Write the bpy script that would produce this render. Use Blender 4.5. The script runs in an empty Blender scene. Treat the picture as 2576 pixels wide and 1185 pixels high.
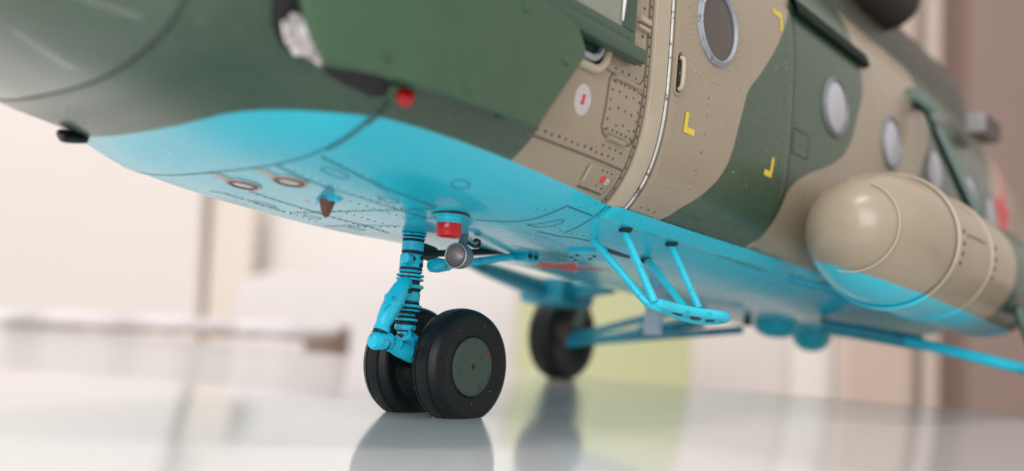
import bpy, bmesh, math, random
import numpy as np
from mathutils import Vector, Matrix

# ---------------------------------------------------------------- scale
# All dimensions below are written in full-size metres of the aircraft; the kit is 1:48.
S = 1.0 / 48.0
R = math.radians
random.seed(7)
scn = bpy.context.scene
COL = scn.collection

# ---------------------------------------------------------------- camera, world, lamps, exposure
PITCH = R(3.38)                                   # the model sits nose-high on its wheels
psi, alp, rol = R(39.149), R(4.978), R(2.6)
cam_loc = Vector((-4.257, -3.945, 0.507))
r0 = Vector((math.sin(psi), -math.cos(psi), 0))
fh = Vector((math.cos(psi), math.sin(psi), 0))
fwd = fh * math.cos(alp) + Vector((0, 0, 1)) * math.sin(alp)
u0 = r0.cross(fwd)
rgt = r0 * math.cos(rol) + u0 * math.sin(rol)
upv = u0 * math.cos(rol) - r0 * math.sin(rol)
cd = bpy.data.cameras.new('camera')
cam = bpy.data.objects.new('camera', cd)
COL.objects.link(cam)
m3 = Matrix((rgt, upv, -fwd)).transposed()
cam.matrix_world = Matrix.Translation(cam_loc * S) @ m3.to_4x4()
cd.sensor_width = 36.0
cd.lens = 2600.0 / 2576.0 * 36.0
cd.clip_start = 0.002
cd.clip_end = 100.0
cd.dof.use_dof = True
cd.dof.focus_distance = 5.45 * S
cd.dof.aperture_fstop = (cd.lens / 1000.0) / (0.108 * S)
scn.camera = cam

world = bpy.data.worlds.new('World')
scn.world = world
world.use_nodes = True
bg = world.node_tree.nodes['Background']
bg.inputs[0].default_value = (1.0, 0.94, 0.90, 1)
bg.inputs[1].default_value = 0.74

def area(name, loc, target, sx, sy, power, color, spread=None):
    l = bpy.data.lights.new(name, 'AREA')
    l.shape = 'RECTANGLE'; l.size = sx * S; l.size_y = sy * S
    l.energy = power; l.color = color
    o = bpy.data.objects.new(name, l)
    COL.objects.link(o)
    loc = Vector(loc) * S
    o.location = loc
    return o, l
def aim(o, xdir, zdown):
    z = -Vector(zdown).normalized(); x = Vector(xdir); x = (x - z * x.dot(z)).normalized()
    y = z.cross(x)
    o.rotation_euler = Matrix((x, y, z)).transposed().to_euler()
# two ceiling tubes and an added soft fill, no known source, behind the camera's left
oA, lA = area('ceiling_tube', (-47, -6, 96), None, 52, 0.4, 17.0, (1.0, 0.97, 0.94))
aim(oA, (29, -17, 0), (0, 0, -1))
oB, lB = area('ceiling_tube_far', (5.6, 66, 60), None, 34, 0.4, 3.5, (1.0, 0.97, 0.94))
aim(oB, (40, 15, 0), (0, 0, -1))
oC, lC = area('soft_fill', (-150, -62, 66), None, 120, 100, 88.0, (0.98, 0.98, 1.0))
aim(oC, (0.38, -0.92, 0), (150, 62, -62))

scn.view_settings.view_transform = 'Standard'
scn.view_settings.look = 'None'
scn.view_settings.exposure = 0.0
scn.view_settings.gamma = 1.0
scn.cycles.max_bounces = 10
scn.cycles.glossy_bounces = 6
scn.cycles.caustics_reflective = True
scn.cycles.sample_clamp_indirect = 30.0

# ---------------------------------------------------------------- materials
def new_mat(name):
    m = bpy.data.materials.new(name); m.use_nodes = True
    nt = m.node_tree
    return m, nt, nt.nodes['Principled BSDF']
def N(nt, t, **kw):
    n = nt.nodes.new(t)
    for k, v in kw.items(): setattr(n, k, v)
    return n
def math_node(nt, op, a, b=None):
    n = N(nt, 'ShaderNodeMath', operation=op)
    for i, x in enumerate((a, b)):
        if x is None: continue
        if isinstance(x, (int, float)): n.inputs[i].default_value = x
        else: nt.links.new(x, n.inputs[i])
    return n.outputs[0]
def mixc(nt, fac, a, b, blend='MIX'):
    n = N(nt, 'ShaderNodeMix', data_type='RGBA', blend_type=blend)
    for s, x in ((n.inputs[0], fac), (n.inputs[6], a), (n.inputs[7], b)):
        if isinstance(x, (int, float)): s.default_value = x
        elif isinstance(x, tuple): s.default_value = (*x, 1) if len(x) == 3 else x
        else: nt.links.new(x, s)
    return n.outputs[2]
def coords(nt, k=1.0):
    tc = N(nt, 'ShaderNodeTexCoord')
    mp = N(nt, 'ShaderNodeVectorMath', operation='SCALE'); mp.inputs[3].default_value = k / S
    nt.links.new(tc.outputs['Object'], mp.inputs[0])
    return mp.outputs[0]
def noise(nt, vec, scale, detail=3, rough=0.55):
    n = N(nt, 'ShaderNodeTexNoise'); n.inputs['Scale'].default_value = scale
    n.inputs['Detail'].default_value = detail; n.inputs['Roughness'].default_value = rough
    nt.links.new(vec, n.inputs['Vector'])
    return n.outputs[0]
def ramp(nt, fac, a, b, c0=(0, 0, 0), c1=(1, 1, 1)):
    n = N(nt, 'ShaderNodeMapRange', interpolation_type='SMOOTHSTEP'); nt.links.new(fac, n.inputs[0])
    n.inputs[1].default_value = a; n.inputs[2].default_value = b
    return n.outputs[0]
def bump(nt, p, h, strength, dist):
    b = N(nt, 'ShaderNodeBump'); b.inputs['Strength'].default_value = strength; b.inputs['Distance'].default_value = dist * S
    nt.links.new(h, b.inputs['Height']); nt.links.new(b.outputs[0], p.inputs['Normal'])

def mat(name, col, rough=0.4, metal=0.0, var=0.10, vs=9.0, bmp=0.25, coat=0.0, wash=None, wash_amt=0.0, wash_scale=22.0, trans=0.0):
    m, nt, p = new_mat(name)
    v = coords(nt)
    n1 = noise(nt, v, vs, 4)
    c = mixc(nt, n1, tuple(x * (1 - var) for x in col), tuple(min(1, x * (1 + var)) for x in col))
    if wash:
        n2 = noise(nt, v, wash_scale, 5, 0.65)
        c = mixc(nt, math_node(nt, 'MULTIPLY', ramp(nt, n2, 0.56, 0.66), wash_amt), c, wash)
    nt.links.new(c, p.inputs['Base Color'])
    p.inputs['Roughness'].default_value = rough
    rr = N(nt, 'ShaderNodeMapRange'); nt.links.new(noise(nt, v, vs * 1.7, 3), rr.inputs[0])
    rr.inputs[3].default_value = rough * 0.8; rr.inputs[4].default_value = min(1, rough * 1.25)
    nt.links.new(rr.outputs[0], p.inputs['Roughness'])
    p.inputs['Metallic'].default_value = metal
    p.inputs['Coat Weight'].default_value = coat
    p.inputs['Transmission Weight'].default_value = trans
    if bmp: bump(nt, p, noise(nt, v, 130, 2), bmp, 0.004)
    return m

def curve(nt, x, pts, x0, x1, y0, y1):
    """piecewise curve y(x) as a Float Curve node"""
    mr = N(nt, 'ShaderNodeMapRange'); nt.links.new(x, mr.inputs[0]); mr.inputs[1].default_value = x0; mr.inputs[2].default_value = x1
    fc = N(nt, 'ShaderNodeFloatCurve'); nt.links.new(mr.outputs[0], fc.inputs[1])
    c = fc.mapping.curves[0]
    q = sorted(((a - x0) / (x1 - x0), (b - y0) / (y1 - y0)) for a, b in pts)
    c.points[0].location = q[0]; c.points[1].location = q[-1]
    for a in q[1:-1]: c.points.new(*a)
    for a in c.points: a.handle_type = 'AUTO_CLAMPED'
    fc.mapping.update()
    mo = N(nt, 'ShaderNodeMapRange'); nt.links.new(fc.outputs[0], mo.inputs[0]); mo.clamp = False
    mo.inputs[3].default_value = y0; mo.inputs[4].default_value = y1
    return mo.outputs[0]

BLUE = (0.015, 0.585, 0.765)
GREEN = (0.040, 0.084, 0.052)
TAN = (0.345, 0.285, 0.205)
ZB = [(-2.30, 1.02), (-2.03, 1.06), (-1.995, 1.13), (-1.985, 1.145), (-1.938, 1.173), (-1.857, 1.188), (-1.70, 1.199), (-1.47, 1.214), (-1.20, 1.212),
      (-1.0, 1.207), (-0.74, 1.197), (-0.42, 1.180), (-0.03, 1.163), (0.3, 1.158), (2.5, 1.158), (5, 1.16), (16, 2.2)]
B2 = [(1.0, -0.86), (1.207, -0.781), (1.358, -0.729), (1.8, -0.70), (3.4, -0.6)]
B3 = [(1.0, 0.50), (1.16, 0.60), (1.202, 0.654), (1.239, 0.69), (1.342, 0.824), (1.503, 0.955), (1.63, 1.0), (1.752, 1.028), (1.933, 1.087), (2.02, 1.125),
      (2.149, 1.256), (2.39, 1.473), (2.60, 1.621), (2.8, 1.741), (3.4, 1.95)]
B4 = [(1.0, 1.50), (1.171, 1.655), (1.263, 1.745), (1.399, 1.800), (1.474, 1.814), (1.586, 1.865), (1.705, 2.067), (1.821, 2.371), (1.92, 2.58), (2.05, 2.74), (2.298, 2.88),
      (2.562, 2.99), (2.75, 2.96), (2.95, 2.90), (3.10, 2.93), (3.4, 3.05)]
B5 = [(1.0, 3.55), (1.8, 3.9), (2.064, 4.164), (2.232, 4.332), (2.512, 4.50), (2.776, 4.46), (2.877, 4.40), (3.074, 4.46), (3.4, 4.6)]
B6 = [(1.0, 5.6), (1.8, 6.2), (2.3, 6.55), (2.8, 6.8), (3.4, 7.6)]

def camo(name, rough=0.30, tank=False, coat_r=0.10, coat_w=0.55):
    m, nt, p = new_mat(name)
    v = coords(nt)
    sx = N(nt, 'ShaderNodeSeparateXYZ'); nt.links.new(v, sx.inputs[0])
    u, w = sx.outputs[0], sx.outputs[2]
    n1 = noise(nt, v, 3.2, 5); n2 = noise(nt, v, 26, 4)
    def band(pts, lim):
        b = curve(nt, w, pts, 1.0, 3.4, -1.0, 9.0)
        d = math_node(nt, 'SUBTRACT', u, b)
        return ramp(nt, d, -0.008, 0.008)
    if tank:
        tan = math_node(nt, 'SUBTRACT', 1.0, ramp(nt, u, 3.72, 3.86))
        zb = math_node(nt, 'ADD', math_node(nt, 'SUBTRACT', 1.145, math_node(nt, 'MULTIPLY', math_node(nt, 'SUBTRACT', u, 2.0), 0.02)), math_node(nt, 'MULTIPLY', math_node(nt, 'ADD', sx.outputs[1], 1.2), 0.27))
    else:
        t = math_node(nt, 'SUBTRACT', band(B2, 0), band(B3, 0))
        t = math_node(nt, 'ADD', t, band(B4, 0)); t = math_node(nt, 'SUBTRACT', t, band(B5, 0)); tan = math_node(nt, 'ADD', t, band(B6, 0))
        z1 = curve(nt, u, [q for q in ZB if q[0] <= 0.31], -2.3, 0.3, 1.0, 1.25)
        z2 = curve(nt, u, [q for q in ZB if q[0] >= 0.29], 0.3, 16.0, 1.0, 2.5)
        sel = math_node(nt, 'GREATER_THAN', u, 0.3)
        mx = N(nt, 'ShaderNodeMix', data_type='FLOAT'); nt.links.new(sel, mx.inputs[0]); nt.links.new(z1, mx.inputs[2]); nt.links.new(z2, mx.inputs[3])
        zb = mx.outputs[0]
    def vary(c, k): return mixc(nt, n1, tuple(x * (1 - k) for x in c), tuple(x * (1 + k) for x in c))
    c = mixc(nt, tan, vary(GREEN, .10), vary(TAN, .07))
    blue = ramp(nt, math_node(nt, 'SUBTRACT', zb, w), -0.005, 0.005)
    c = mixc(nt, blue, c, vary(BLUE, .07))
    # faint dusty mottling of the finish
    c = mixc(nt, math_node(nt, 'MULTIPLY', math_node(nt, 'MULTIPLY', ramp(nt, n2, 0.5, 0.8), 0.10), math_node(nt, 'SUBTRACT', 1.0, blue)), c, (0.30, 0.29, 0.26))
    nt.links.new(c, p.inputs['Base Color'])
    rr = N(nt, 'ShaderNodeMapRange'); nt.links.new(n1, rr.inputs[0]); rr.inputs[3].default_value = rough * .85; rr.inputs[4].default_value = rough * 1.2
    nt.links.new(rr.outputs[0], p.inputs['Roughness'])
    bump(nt, p, noise(nt, v, 60, 2), 0.05, 0.004)
    # clear varnish: full on the belly and the nose, thin on the cabin sides
    cw = math_node(nt, 'MAXIMUM', blue, math_node(nt, 'MULTIPLY', math_node(nt, 'SUBTRACT', 1.0, ramp(nt, u, -2.39, -2.2)), 1.3))
    cm = N(nt, 'ShaderNodeMapRange'); nt.links.new(cw, cm.inputs[0]); cm.inputs[3].default_value = 0.12; cm.inputs[4].default_value = coat_w
    nt.links.new(cm.outputs[0], p.inputs['Coat Weight']); p.inputs['Coat Roughness'].default_value = coat_r
    p.inputs['Coat IOR'].default_value = 1.55
    return m

M = {}
M['camo'] = camo('camouflage_paint', 0.27)
M['camo_gloss'] = camo('camouflage_paint_gloss', 0.16, coat_r=0.03, coat_w=1.0)
M['camo_tank'] = camo('tank_paint', 0.30, True, 0.2)
M['blue'] = mat('turquoise_paint', BLUE, 0.28, wash=(0.004, 0.02, 0.028), wash_amt=0.0)
M['blue_step'] = mat('turquoise_step_paint', (0.022, 0.62, 0.80), 0.32, wash=(0.01, 0.06, 0.08), wash_amt=0.35)
M['blue_wash'] = mat('turquoise_paint_washed', (0.015, 0.60, 0.84), 0.25, wash=(0.004, 0.03, 0.045), wash_amt=0.55, wash_scale=17, bmp=0.4)
M['shaded_blue'] = mat('shaded_gear_paint', (0.010, 0.29, 0.41), 0.32, wash=(0.004, 0.05, 0.07), wash_amt=.5, wash_scale=7)  # turquoise darkened to carry far-side shade, plus random wash blotches
M['wash'] = mat('black_wash', (0.004, 0.010, 0.014), 0.45)
M['green'] = mat('green_paint', (0.044, 0.100, 0.052), 0.33, var=.08, vs=5)
M['green_dark'] = mat('dark_green_paint', (0.035, 0.085, 0.055), 0.35)
M['shaded_green'] = mat('shaded_rail_green', (0.005, 0.018, 0.012), 0.65)  # green darkened to hold the shade on the rail's underside
M['shaded_green'].node_tree.nodes['Principled BSDF'].inputs['Specular IOR Level'].default_value = 0.2
M['teal'] = mat('grey_green_paint', (0.10, 0.155, 0.135), 0.4, wash=(0.012, 0.03, 0.025), wash_amt=.8, wash_scale=8)
M['tan'] = mat('tan_paint', TAN, 0.35, var=.06)
M['tan_pale'] = mat('pale_tan_paint', (0.46, 0.395, 0.295), 0.38, var=.05)
M['line'] = mat('panel_line_wash', (0.15, 0.122, 0.088), 0.6, bmp=0)
M['line_blue'] = mat('panel_line_wash_grey', (0.05, 0.19, 0.235), 0.6, bmp=0)
M['line_green'] = mat('panel_line_wash_green', (0.030, 0.055, 0.034), 0.6, bmp=0)
M['rivet_blue'] = mat('rivet_wash_blue', (0.04, 0.27, 0.34), 0.5, bmp=0)
M['rivet_dark'] = mat('rivet_wash', (0.075, 0.06, 0.045), 0.5, bmp=0)
M['alu'] = mat('bare_aluminium', (0.62, 0.62, 0.60), 0.30, 0.7, wash=(0.05, 0.045, 0.04), wash_amt=.8, wash_scale=14)
M['rim'] = mat('grey_window_rim', (0.33, 0.35, 0.40), 0.25, wash=(0.05, 0.06, 0.07), wash_amt=.7, wash_scale=16, bmp=.6)
M['rim_dark'] = mat('dull_window_rim', (0.20, 0.205, 0.225), 0.3)
M['pane_dark'] = mat('dark_window', (0.085, 0.070, 0.062), 0.12, vs=4, bmp=0)
M['pane'] = mat('grey_window', (0.46, 0.47, 0.52), 0.14, bmp=0)
M['pane_green'] = mat('grey_green_window', (0.25, 0.28, 0.22), 0.16, bmp=0)
M['black'] = mat('satin_black', (0.010, 0.010, 0.011), 0.35)
M['dark'] = mat('dark_interior', (0.012, 0.013, 0.014), 0.6)
M['pale_mottle'] = mat('crumpled_patch', (0.72, 0.68, 0.68), 0.22, vs=14, wash=(0.25, 0.16, 0.13), wash_amt=.8, wash_scale=9)
M['red'] = mat('red_lens', (0.56, 0.002, 0.006), 0.14, bmp=0)
M['red_paint'] = mat('red_paint', (0.72, 0.035, 0.05), 0.45)
M['pinkish'] = mat('pale_outline', (0.62, 0.42, 0.42), 0.45)
M['white'] = mat('white_marking', (0.60, 0.56, 0.58), 0.5)
M['yellow'] = mat('yellow_marking', (0.80, 0.60, 0.05), 0.45)
M['dull_red'] = mat('dull_red_paint', (0.22, 0.03, 0.025), 0.5)
M['brown'] = mat('brown_paint', (0.16, 0.055, 0.035), 0.4)
M['lens'] = mat('pale_lens', (0.62, 0.60, 0.57), 0.12, bmp=0)
M['cup'] = mat('grey_metal', (0.15, 0.20, 0.23), 0.32, 0.25)
M['reflector'] = mat('dull_reflector', (0.40, 0.37, 0.38), 0.30, 0.75, vs=20, var=.3, bmp=.8)
M['lilac'] = mat('pale_blue_grey_plastic', (0.46, 0.53, 0.65), 0.45)
M['ivory'] = mat('beige_tab', (0.52, 0.48, 0.44), 0.35)
M['tyre'] = mat('black_rubber', (0.0055, 0.0065, 0.008), 0.40, var=.25, wash=(0.03, 0.03, 0.03), wash_amt=.10, wash_scale=40, bmp=.35)
M['hub'] = mat('hub_green', (0.047, 0.075, 0.055), 0.42, wash=(0.015, 0.022, 0.016), wash_amt=.6, wash_scale=9)
M['tyre'].node_tree.nodes['Principled BSDF'].inputs['Specular IOR Level'].default_value = 0.30
M['olive'] = mat('cowling_olive', (0.042, 0.047, 0.033), 0.4, wash=(0.02, 0.02, 0.018), wash_amt=.6, wash_scale=1.6)
M['soot'] = mat('exhaust_black', (0.012, 0.011, 0.011), 0.55)
M['grey'] = mat('dispenser_grey', (0.25, 0.24, 0.245), 0.5)

# ---------------------------------------------------------------- fuselage form: u aft, v starboard, w up
ST = np.array([
 (-3.04, 0.02, 1.68, 1.70, 1.72, 2.4, 2.2), (-3.00, 0.26, 1.50, 1.70, 1.92, 2.6, 2.2), (-2.90, 0.48, 1.42, 1.71, 2.12, 2.5, 2.2),
 (-2.70, 0.74, 1.29, 1.73, 2.32, 2.6, 2.3), (-2.40, 0.95, 1.19, 1.76, 2.52, 2.75, 2.4), (-2.00, 1.11, 1.13, 1.83, 2.76, 2.6, 2.5),
 (-1.60, 1.19, 1.045, 1.90, 3.00, 3.3, 2.6), (-1.00, 1.20, 0.99, 2.00, 3.25, 3.6, 2.8), (-0.30, 1.195, 0.965, 2.08, 3.40, 3.8, 3.0),
 (0.15, 1.19, 0.964, 2.10, 3.45, 3.5, 3.1), (1.00, 1.20, 0.975, 2.10, 3.45, 3.4, 3.1), (3.00, 1.20, 0.93, 2.10, 3.45, 3.3, 3.1),
 (5.00, 1.20, 0.87, 2.10, 3.45, 3.6, 3.1), (6.20, 1.17, 0.90, 2.12, 3.42, 3.4, 2.9), (7.50, 1.08, 1.20, 2.28, 3.38, 3.0, 2.6),
 (9.00, 0.88, 1.70, 2.50, 3.32, 2.5, 2.3), (10.5, 0.62, 2.00, 2.56, 3.15, 2.1, 2.1), (16.0, 0.28, 2.40, 2.68, 2.96, 2.0, 2.0)])
def _pchip(x, y):
    h = np.diff(x); d = np.diff(y) / h; m = np.zeros_like(y)
    for i in range(1, len(x) - 1):
        if d[i - 1] * d[i] > 0:
            w1 = 2 * h[i] + h[i - 1]; w2 = h[i] + 2 * h[i - 1]
            m[i] = (w1 + w2) / (w1 / d[i - 1] + w2 / d[i])
    m[0] = d[0]; m[-1] = d[-1]
    return m
_MS = [_pchip(ST[:, 0], ST[:, k]) for k in range(1, 7)]
def sec(u):
    x = ST[:, 0]; u = min(max(u, x[0]), x[-1]); i = min(max(int(np.searchsorted(x, u)) - 1, 0), len(x) - 2)
    h = x[i + 1] - x[i]; t = (u - x[i]) / h
    a, b, c, d = 2*t**3 - 3*t**2 + 1, (t**3 - 2*t**2 + t) * h, -2*t**3 + 3*t**2, (t**3 - t**2) * h
    return [a * ST[i, k] + b * _MS[k - 1][i] + c * ST[i + 1, k] + d * _MS[k - 1][i + 1] for k in range(1, 7)]
def gfun(p):
    b, wb, wm, wt, nl, nu = sec(p[0])
    lo = p[2] < wm
    return (abs(p[1]) / b) ** (nl if lo else nu) + (abs(p[2] - wm) / ((wm - wb) if lo else (wt - wm))) ** (nl if lo else nu)
def nrm(p, e=2e-3):
    g = []
    for i in range(3):
        a = list(p); c = list(p); a[i] += e; c[i] -= e
        g.append(gfun(a) - gfun(c))
    return Vector(g).normalized()
def P(u, w, off=0.0, side=-1):
    """point on the port (or starboard) side at station u, height w"""
    b, wb, wm, wt, nl, nu = sec(u)
    t, n = ((wm - w) / (wm - wb), nl) if w < wm else ((w - wm) / (wt - wm), nu)
    v = b * max(0.0, 1 - min(t, 1.0) ** n) ** (1 / n) * side
    p = Vector((u, v, w))
    return p + nrm(p) * off
def B(u, v, off=0.0):
    """point on the belly at station u, offset v from the keel"""
    b, wb, wm, wt, nl, nu = sec(u)
    w = wm - (wm - wb) * max(0.0, 1 - min(abs(v) / b, 1.0) ** nl) ** (1 / nl)
    p = Vector((u, v, w))
    return p + nrm(p) * off

# ---------------------------------------------------------------- mesh helpers
class G:
    def __init__(s): s.v = []; s.f = []
    def add(s, vs, fs):
        o = len(s.v); s.v += [tuple(x) for x in vs]; s.f += [tuple(i + o for i in f) for f in fs]; return s
    def grid(s, rows, closed=False):
        n = len(rows[0]); vs = [p for r in rows for p in r]; fs = []
        for i in range(len(rows) - 1):
            for j in range(n if closed else n - 1):
                k = (j + 1) % n
                fs.append((i*n + j, i*n + k, (i+1)*n + k, (i+1)*n + j))
        return s.add(vs, fs)
    def lathe(s, prof, o, axis, seg=28, sx=1.0, ref=None):
        """prof: (radius, distance along axis); radius 0 closes to a point"""
        a = Vector(axis).normalized(); o = Vector(o)
        x = Vector(ref) if ref else (Vector((0, 0, 1)) if abs(a.z) < .9 else Vector((1, 0, 0)))
        x = (x - a * x.dot(a)).normalized(); y = a.cross(x)
        rows = []
        for r_, h in prof:
            r_ = max(r_, 1e-5)
            rows.append([o + a * h + x * (r_ * math.cos(2*math.pi*k/seg)) + y * (r_ * sx * math.sin(2*math.pi*k/seg)) for k in range(seg)])
        return s.grid(rows, True)
    def tube(s, pts, rad, seg=12, cap=True, sx=1.0):
        pts = [Vector(p) for p in pts]; n = len(pts)
        rad = rad if isinstance(rad, (list, tuple)) else [rad] * n
        t = [(pts[min(i+1, n-1)] - pts[max(i-1, 0)]).normalized() for i in range(n)]
        x = t[0].orthogonal().normalized(); rows = []
        for i in range(n):
            x = (x - t[i] * x.dot(t[i])).normalized(); y = t[i].cross(x)
            rows.append([pts[i] + x * (rad[i] * math.cos(2*math.pi*k/seg)) + y * (rad[i] * sx * math.sin(2*math.pi*k/seg)) for k in range(seg)])
        s.grid(rows, True)
        if cap:
            o = len(s.v) - n * seg
            s.f.append(tuple(o + k for k in reversed(range(seg)))); s.f.append(tuple(o + (n-1)*seg + k for k in range(seg)))
        return s
    def box(s, c, h, rot=None):
        vs = []
        for x in (-1, 1):
            for y in (-1, 1):
                for z in (-1, 1):
                    d = Vector((x*h[0], y*h[1], z*h[2])); d = rot @ d if rot else d
                    vs.append(Vector(c) + d)
        return s.add(vs, [(0,1,3,2),(4,6,7,5),(0,4,5,1),(2,3,7,6),(0,2,6,4),(1,5,7,3)])
    def shell(s, outline, fmap, h, rings=4, low=-0.012, bev=0.006):
        """a plate that follows a surface: outline in surface parameters, raised by h"""
        n = len(outline); cx = sum(a for a, _ in outline)/n; cy = sum(b for _, b in outline)/n
        sz = max(math.hypot(a-cx, b-cy) for a, b in outline)
        k1 = 1 - bev / sz
        rows = []
        for k, off in [(1, low), (1, h - bev*.7 if h > bev else h*.6), (k1, h)] + [(k1*(1 - i/rings), h) for i in range(1, rings)]:
            rows.append([fmap(cx + (a-cx)*k, cy + (b-cy)*k, off) for a, b in outline])
        s.grid(rows, True)
        o = len(s.v); s.v.append(tuple(fmap(cx, cy, h)))
        for j in range(n): s.f.append((o - n + j, o - n + (j+1) % n, o))
        return s
    def ribbon(s, path, fmap, width, off=0.003, step=0.03):
        pts = dens(path, step)
        c = [fmap(a, b, off) for a, b in pts]
        rows = []
        for i, p in enumerate(c):
            t = (c[min(i+1, len(c)-1)] - c[max(i-1, 0)]).normalized(); q = nrm(p)
            d = q.cross(t).normalized() * (width/2)
            rows.append([p - d, p + q*0.0012, p + d])
        return s.grid(rows)
    def dome(s, p, n, r_, hk=0.45):
        n = Vector(n); x = n.orthogonal().normalized(); y = n.cross(x); p = Vector(p)
        vs = [p + x*(r_*math.cos(k*math.pi/3)) + y*(r_*math.sin(k*math.pi/3)) - n*0.001 for k in range(6)]
        vs += [p + x*(.6*r_*math.cos(k*math.pi/3)) + y*(.6*r_*math.sin(k*math.pi/3)) + n*(r_*hk*.75) for k in range(6)] + [p + n*r_*hk]
        return s.add(vs, [(k, (k+1) % 6, 6 + (k+1) % 6, 6 + k) for k in range(6)] + [(6+k, 6 + (k+1) % 6, 12) for k in range(6)])
def dens(path, step=0.03):
    out = []
    for (a, b), (c, d) in zip(path[:-1], path[1:]):
        n = max(1, int(math.hypot(c-a, d-b)/step))
        out += [(a + (c-a)*k/n, b + (d-b)*k/n) for k in range(n)]
    return out + [path[-1]]
def rrect(x0, x1, y0, y1, r_, n=5, step=None):
    o = []
    for cx, cy, a0 in ((x1-r_, y1-r_, 0), (x0+r_, y1-r_, 90), (x0+r_, y0+r_, 180), (x1-r_, y0+r_, 270)):
        o += [(cx + r_*math.cos(R(a0 + 90*k/n)), cy + r_*math.sin(R(a0 + 90*k/n))) for k in range(n+1)]
    return o
def fine(outline, step=0.05): return dens(outline + [outline[0]], step)[:-1]
def ell(cx, cy, a, b, n=28, ph=0): return [(cx + a*math.cos(2*math.pi*k/n + ph), cy + b*math.sin(2*math.pi*k/n + ph)) for k in range(n)]
def smooth_path(pts, n=8):
    pts = [Vector(p) for p in pts]; out = []
    for i in range(len(pts)-1):
        p0, p1, p2, p3 = pts[max(i-1, 0)], pts[i], pts[i+1], pts[min(i+2, len(pts)-1)]
        for k in range(n):
            t = k/n
            out.append(0.5*((2*p1) + (p2-p0)*t + (2*p0 - 5*p1 + 4*p2 - p3)*t*t + (3*p1 - p0 - 3*p2 + p3)*t**3))
    return out + [pts[-1]]

def mk(name, g, m, parent=None, label=None, kind=None, smooth=True, angle=38, bevel=0, subsurf=0):
    me = bpy.data.meshes.new(name)
    me.from_pydata([(x*S, y*S, z*S) for x, y, z in g.v], [], g.f)
    bm = bmesh.new(); bm.from_mesh(me)
    bmesh.ops.recalc_face_normals(bm, faces=bm.faces)
    if bevel: bmesh.ops.bevel(bm, geom=list(bm.edges), offset=bevel*S, segments=2, affect='EDGES', profile=.6, clamp_overlap=True)
    bm.to_mesh(me); bm.free()
    if smooth:
        me.shade_smooth(); me.set_sharp_from_angle(angle=R(angle))
    me.materials.append(M[m] if isinstance(m, str) else m)
    o = bpy.data.objects.new(name, me); COL.objects.link(o)
    if parent: o.parent = parent
    if label: o['label'] = label
    if kind: o['kind'] = kind
    if subsurf:
        md = o.modifiers.new('s', 'SUBSURF'); md.levels = md.render_levels = subsurf
    return o
def thing(o, label, cat, group=None):
    o['label'] = label; o['category'] = cat
    if group: o['group'] = group
    return o

# ---------------------------------------------------------------- table and room
V = Vector
def slab(name, poly, z0, z1, m, bevel=0.0, **kw):
    n = len(poly); g = G()
    g.add([(x, y, z0) for x, y in poly] + [(x, y, z1) for x, y in poly],
          [tuple(range(n-1, -1, -1)), tuple(range(n, 2*n))] + [(i, (i+1) % n, n + (i+1) % n, n + i) for i in range(n)])
    return mk(name, g, m, bevel=bevel, **kw)

def table_mat():
    m, nt, p = new_mat('glossy_white_laminate')
    v = coords(nt)
    n1 = noise(nt, v, 1.3, 3)
    c = mixc(nt, n1, (0.79, 0.785, 0.78), (0.82, 0.815, 0.81))
    nt.links.new(c, p.inputs['Base Color'])
    p.inputs['Roughness'].default_value = 0.09
    p.inputs['IOR'].default_value = 1.5
    n2 = noise(nt, v, 5.0, 2); n3 = noise(nt, v, 60, 2)
    h = math_node(nt, 'ADD', n2, math_node(nt, 'MULTIPLY', n3, 0.06))
    bump(nt, p, h, 0.05, 0.010)
    return m
M['table'] = table_mat()
# far edge of the table runs just behind the main wheels
e0, e1 = (4.40, -4.0), (7.05, 22.0)
poly = [(-16, -14), (3.38, -14), e0, e1, (-16, 22)]
table = slab('table', poly, -1.1, 0.0, 'table', bevel=0.04)
thing(table, 'glossy white table top carrying the model helicopter', 'table')

# room frame: q(d, s, z) = d metres ahead of the lens along the table, s to the right
def q(d, s, z): return cam_loc.xy.to_3d() + fh*d + r0*s + V((0, 0, z))
def room_box(g, d0, d1, s0, s1, z0, z1, lean=0.0, taper=0.0):
    vs = [q(d, s + lean*(z - z0) + (taper*(z - z0) if s == s0 else 0), z) for d in (d0, d1) for s in (s0, s1) for z in (z0, z1)]
    return g.add(vs, [(0,1,3,2),(4,6,7,5),(0,4,5,1),(2,3,7,6),(0,2,6,4),(1,5,7,3)])
FL = -36.0
M['wall'] = mat('cream_wall', (0.86, 0.82, 0.785), 0.8, var=.03, vs=.15, bmp=0)
M['floor'] = mat('wood_floor', (0.30, 0.22, 0.16), 0.5, vs=.2)
M['ward'] = mat('peach_laminate', (0.80, 0.745, 0.71), 0.5, var=.03, vs=.1, bmp=0)
M['bed'] = mat('lilac_grey_cloth', (0.74, 0.705, 0.71), 0.9, var=.05, vs=.5, bmp=0)
M['beige'] = mat('beige_cloth', (0.80, 0.72, 0.645), 0.9, bmp=0)
M['towel'] = mat('white_towelling', (0.70, 0.67, 0.68), 0.95, var=.12, vs=.9, bmp=0)
M['cardboard'] = mat('brown_cardboard', (0.36, 0.27, 0.235), 0.8, bmp=0)
M['lime'] = mat('pale_green_plastic', (0.50, 0.53, 0.29), 0.5, var=.1, vs=.12, bmp=0)
M['cab'] = mat('grey_pink_laminate', (0.74, 0.68, 0.65), 0.6, bmp=0)
M['pillar'] = mat('white_frame', (0.84, 0.80, 0.77), 0.6, bmp=0)
M['peach'] = mat('peach_curtain', (0.72, 0.61, 0.54), 0.85, var=.05, vs=.2, bmp=0)
M['brown_door'] = mat('brown_mauve_wood', (0.27, 0.19, 0.165), 0.55, var=.08, vs=.1, bmp=0)

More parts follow.
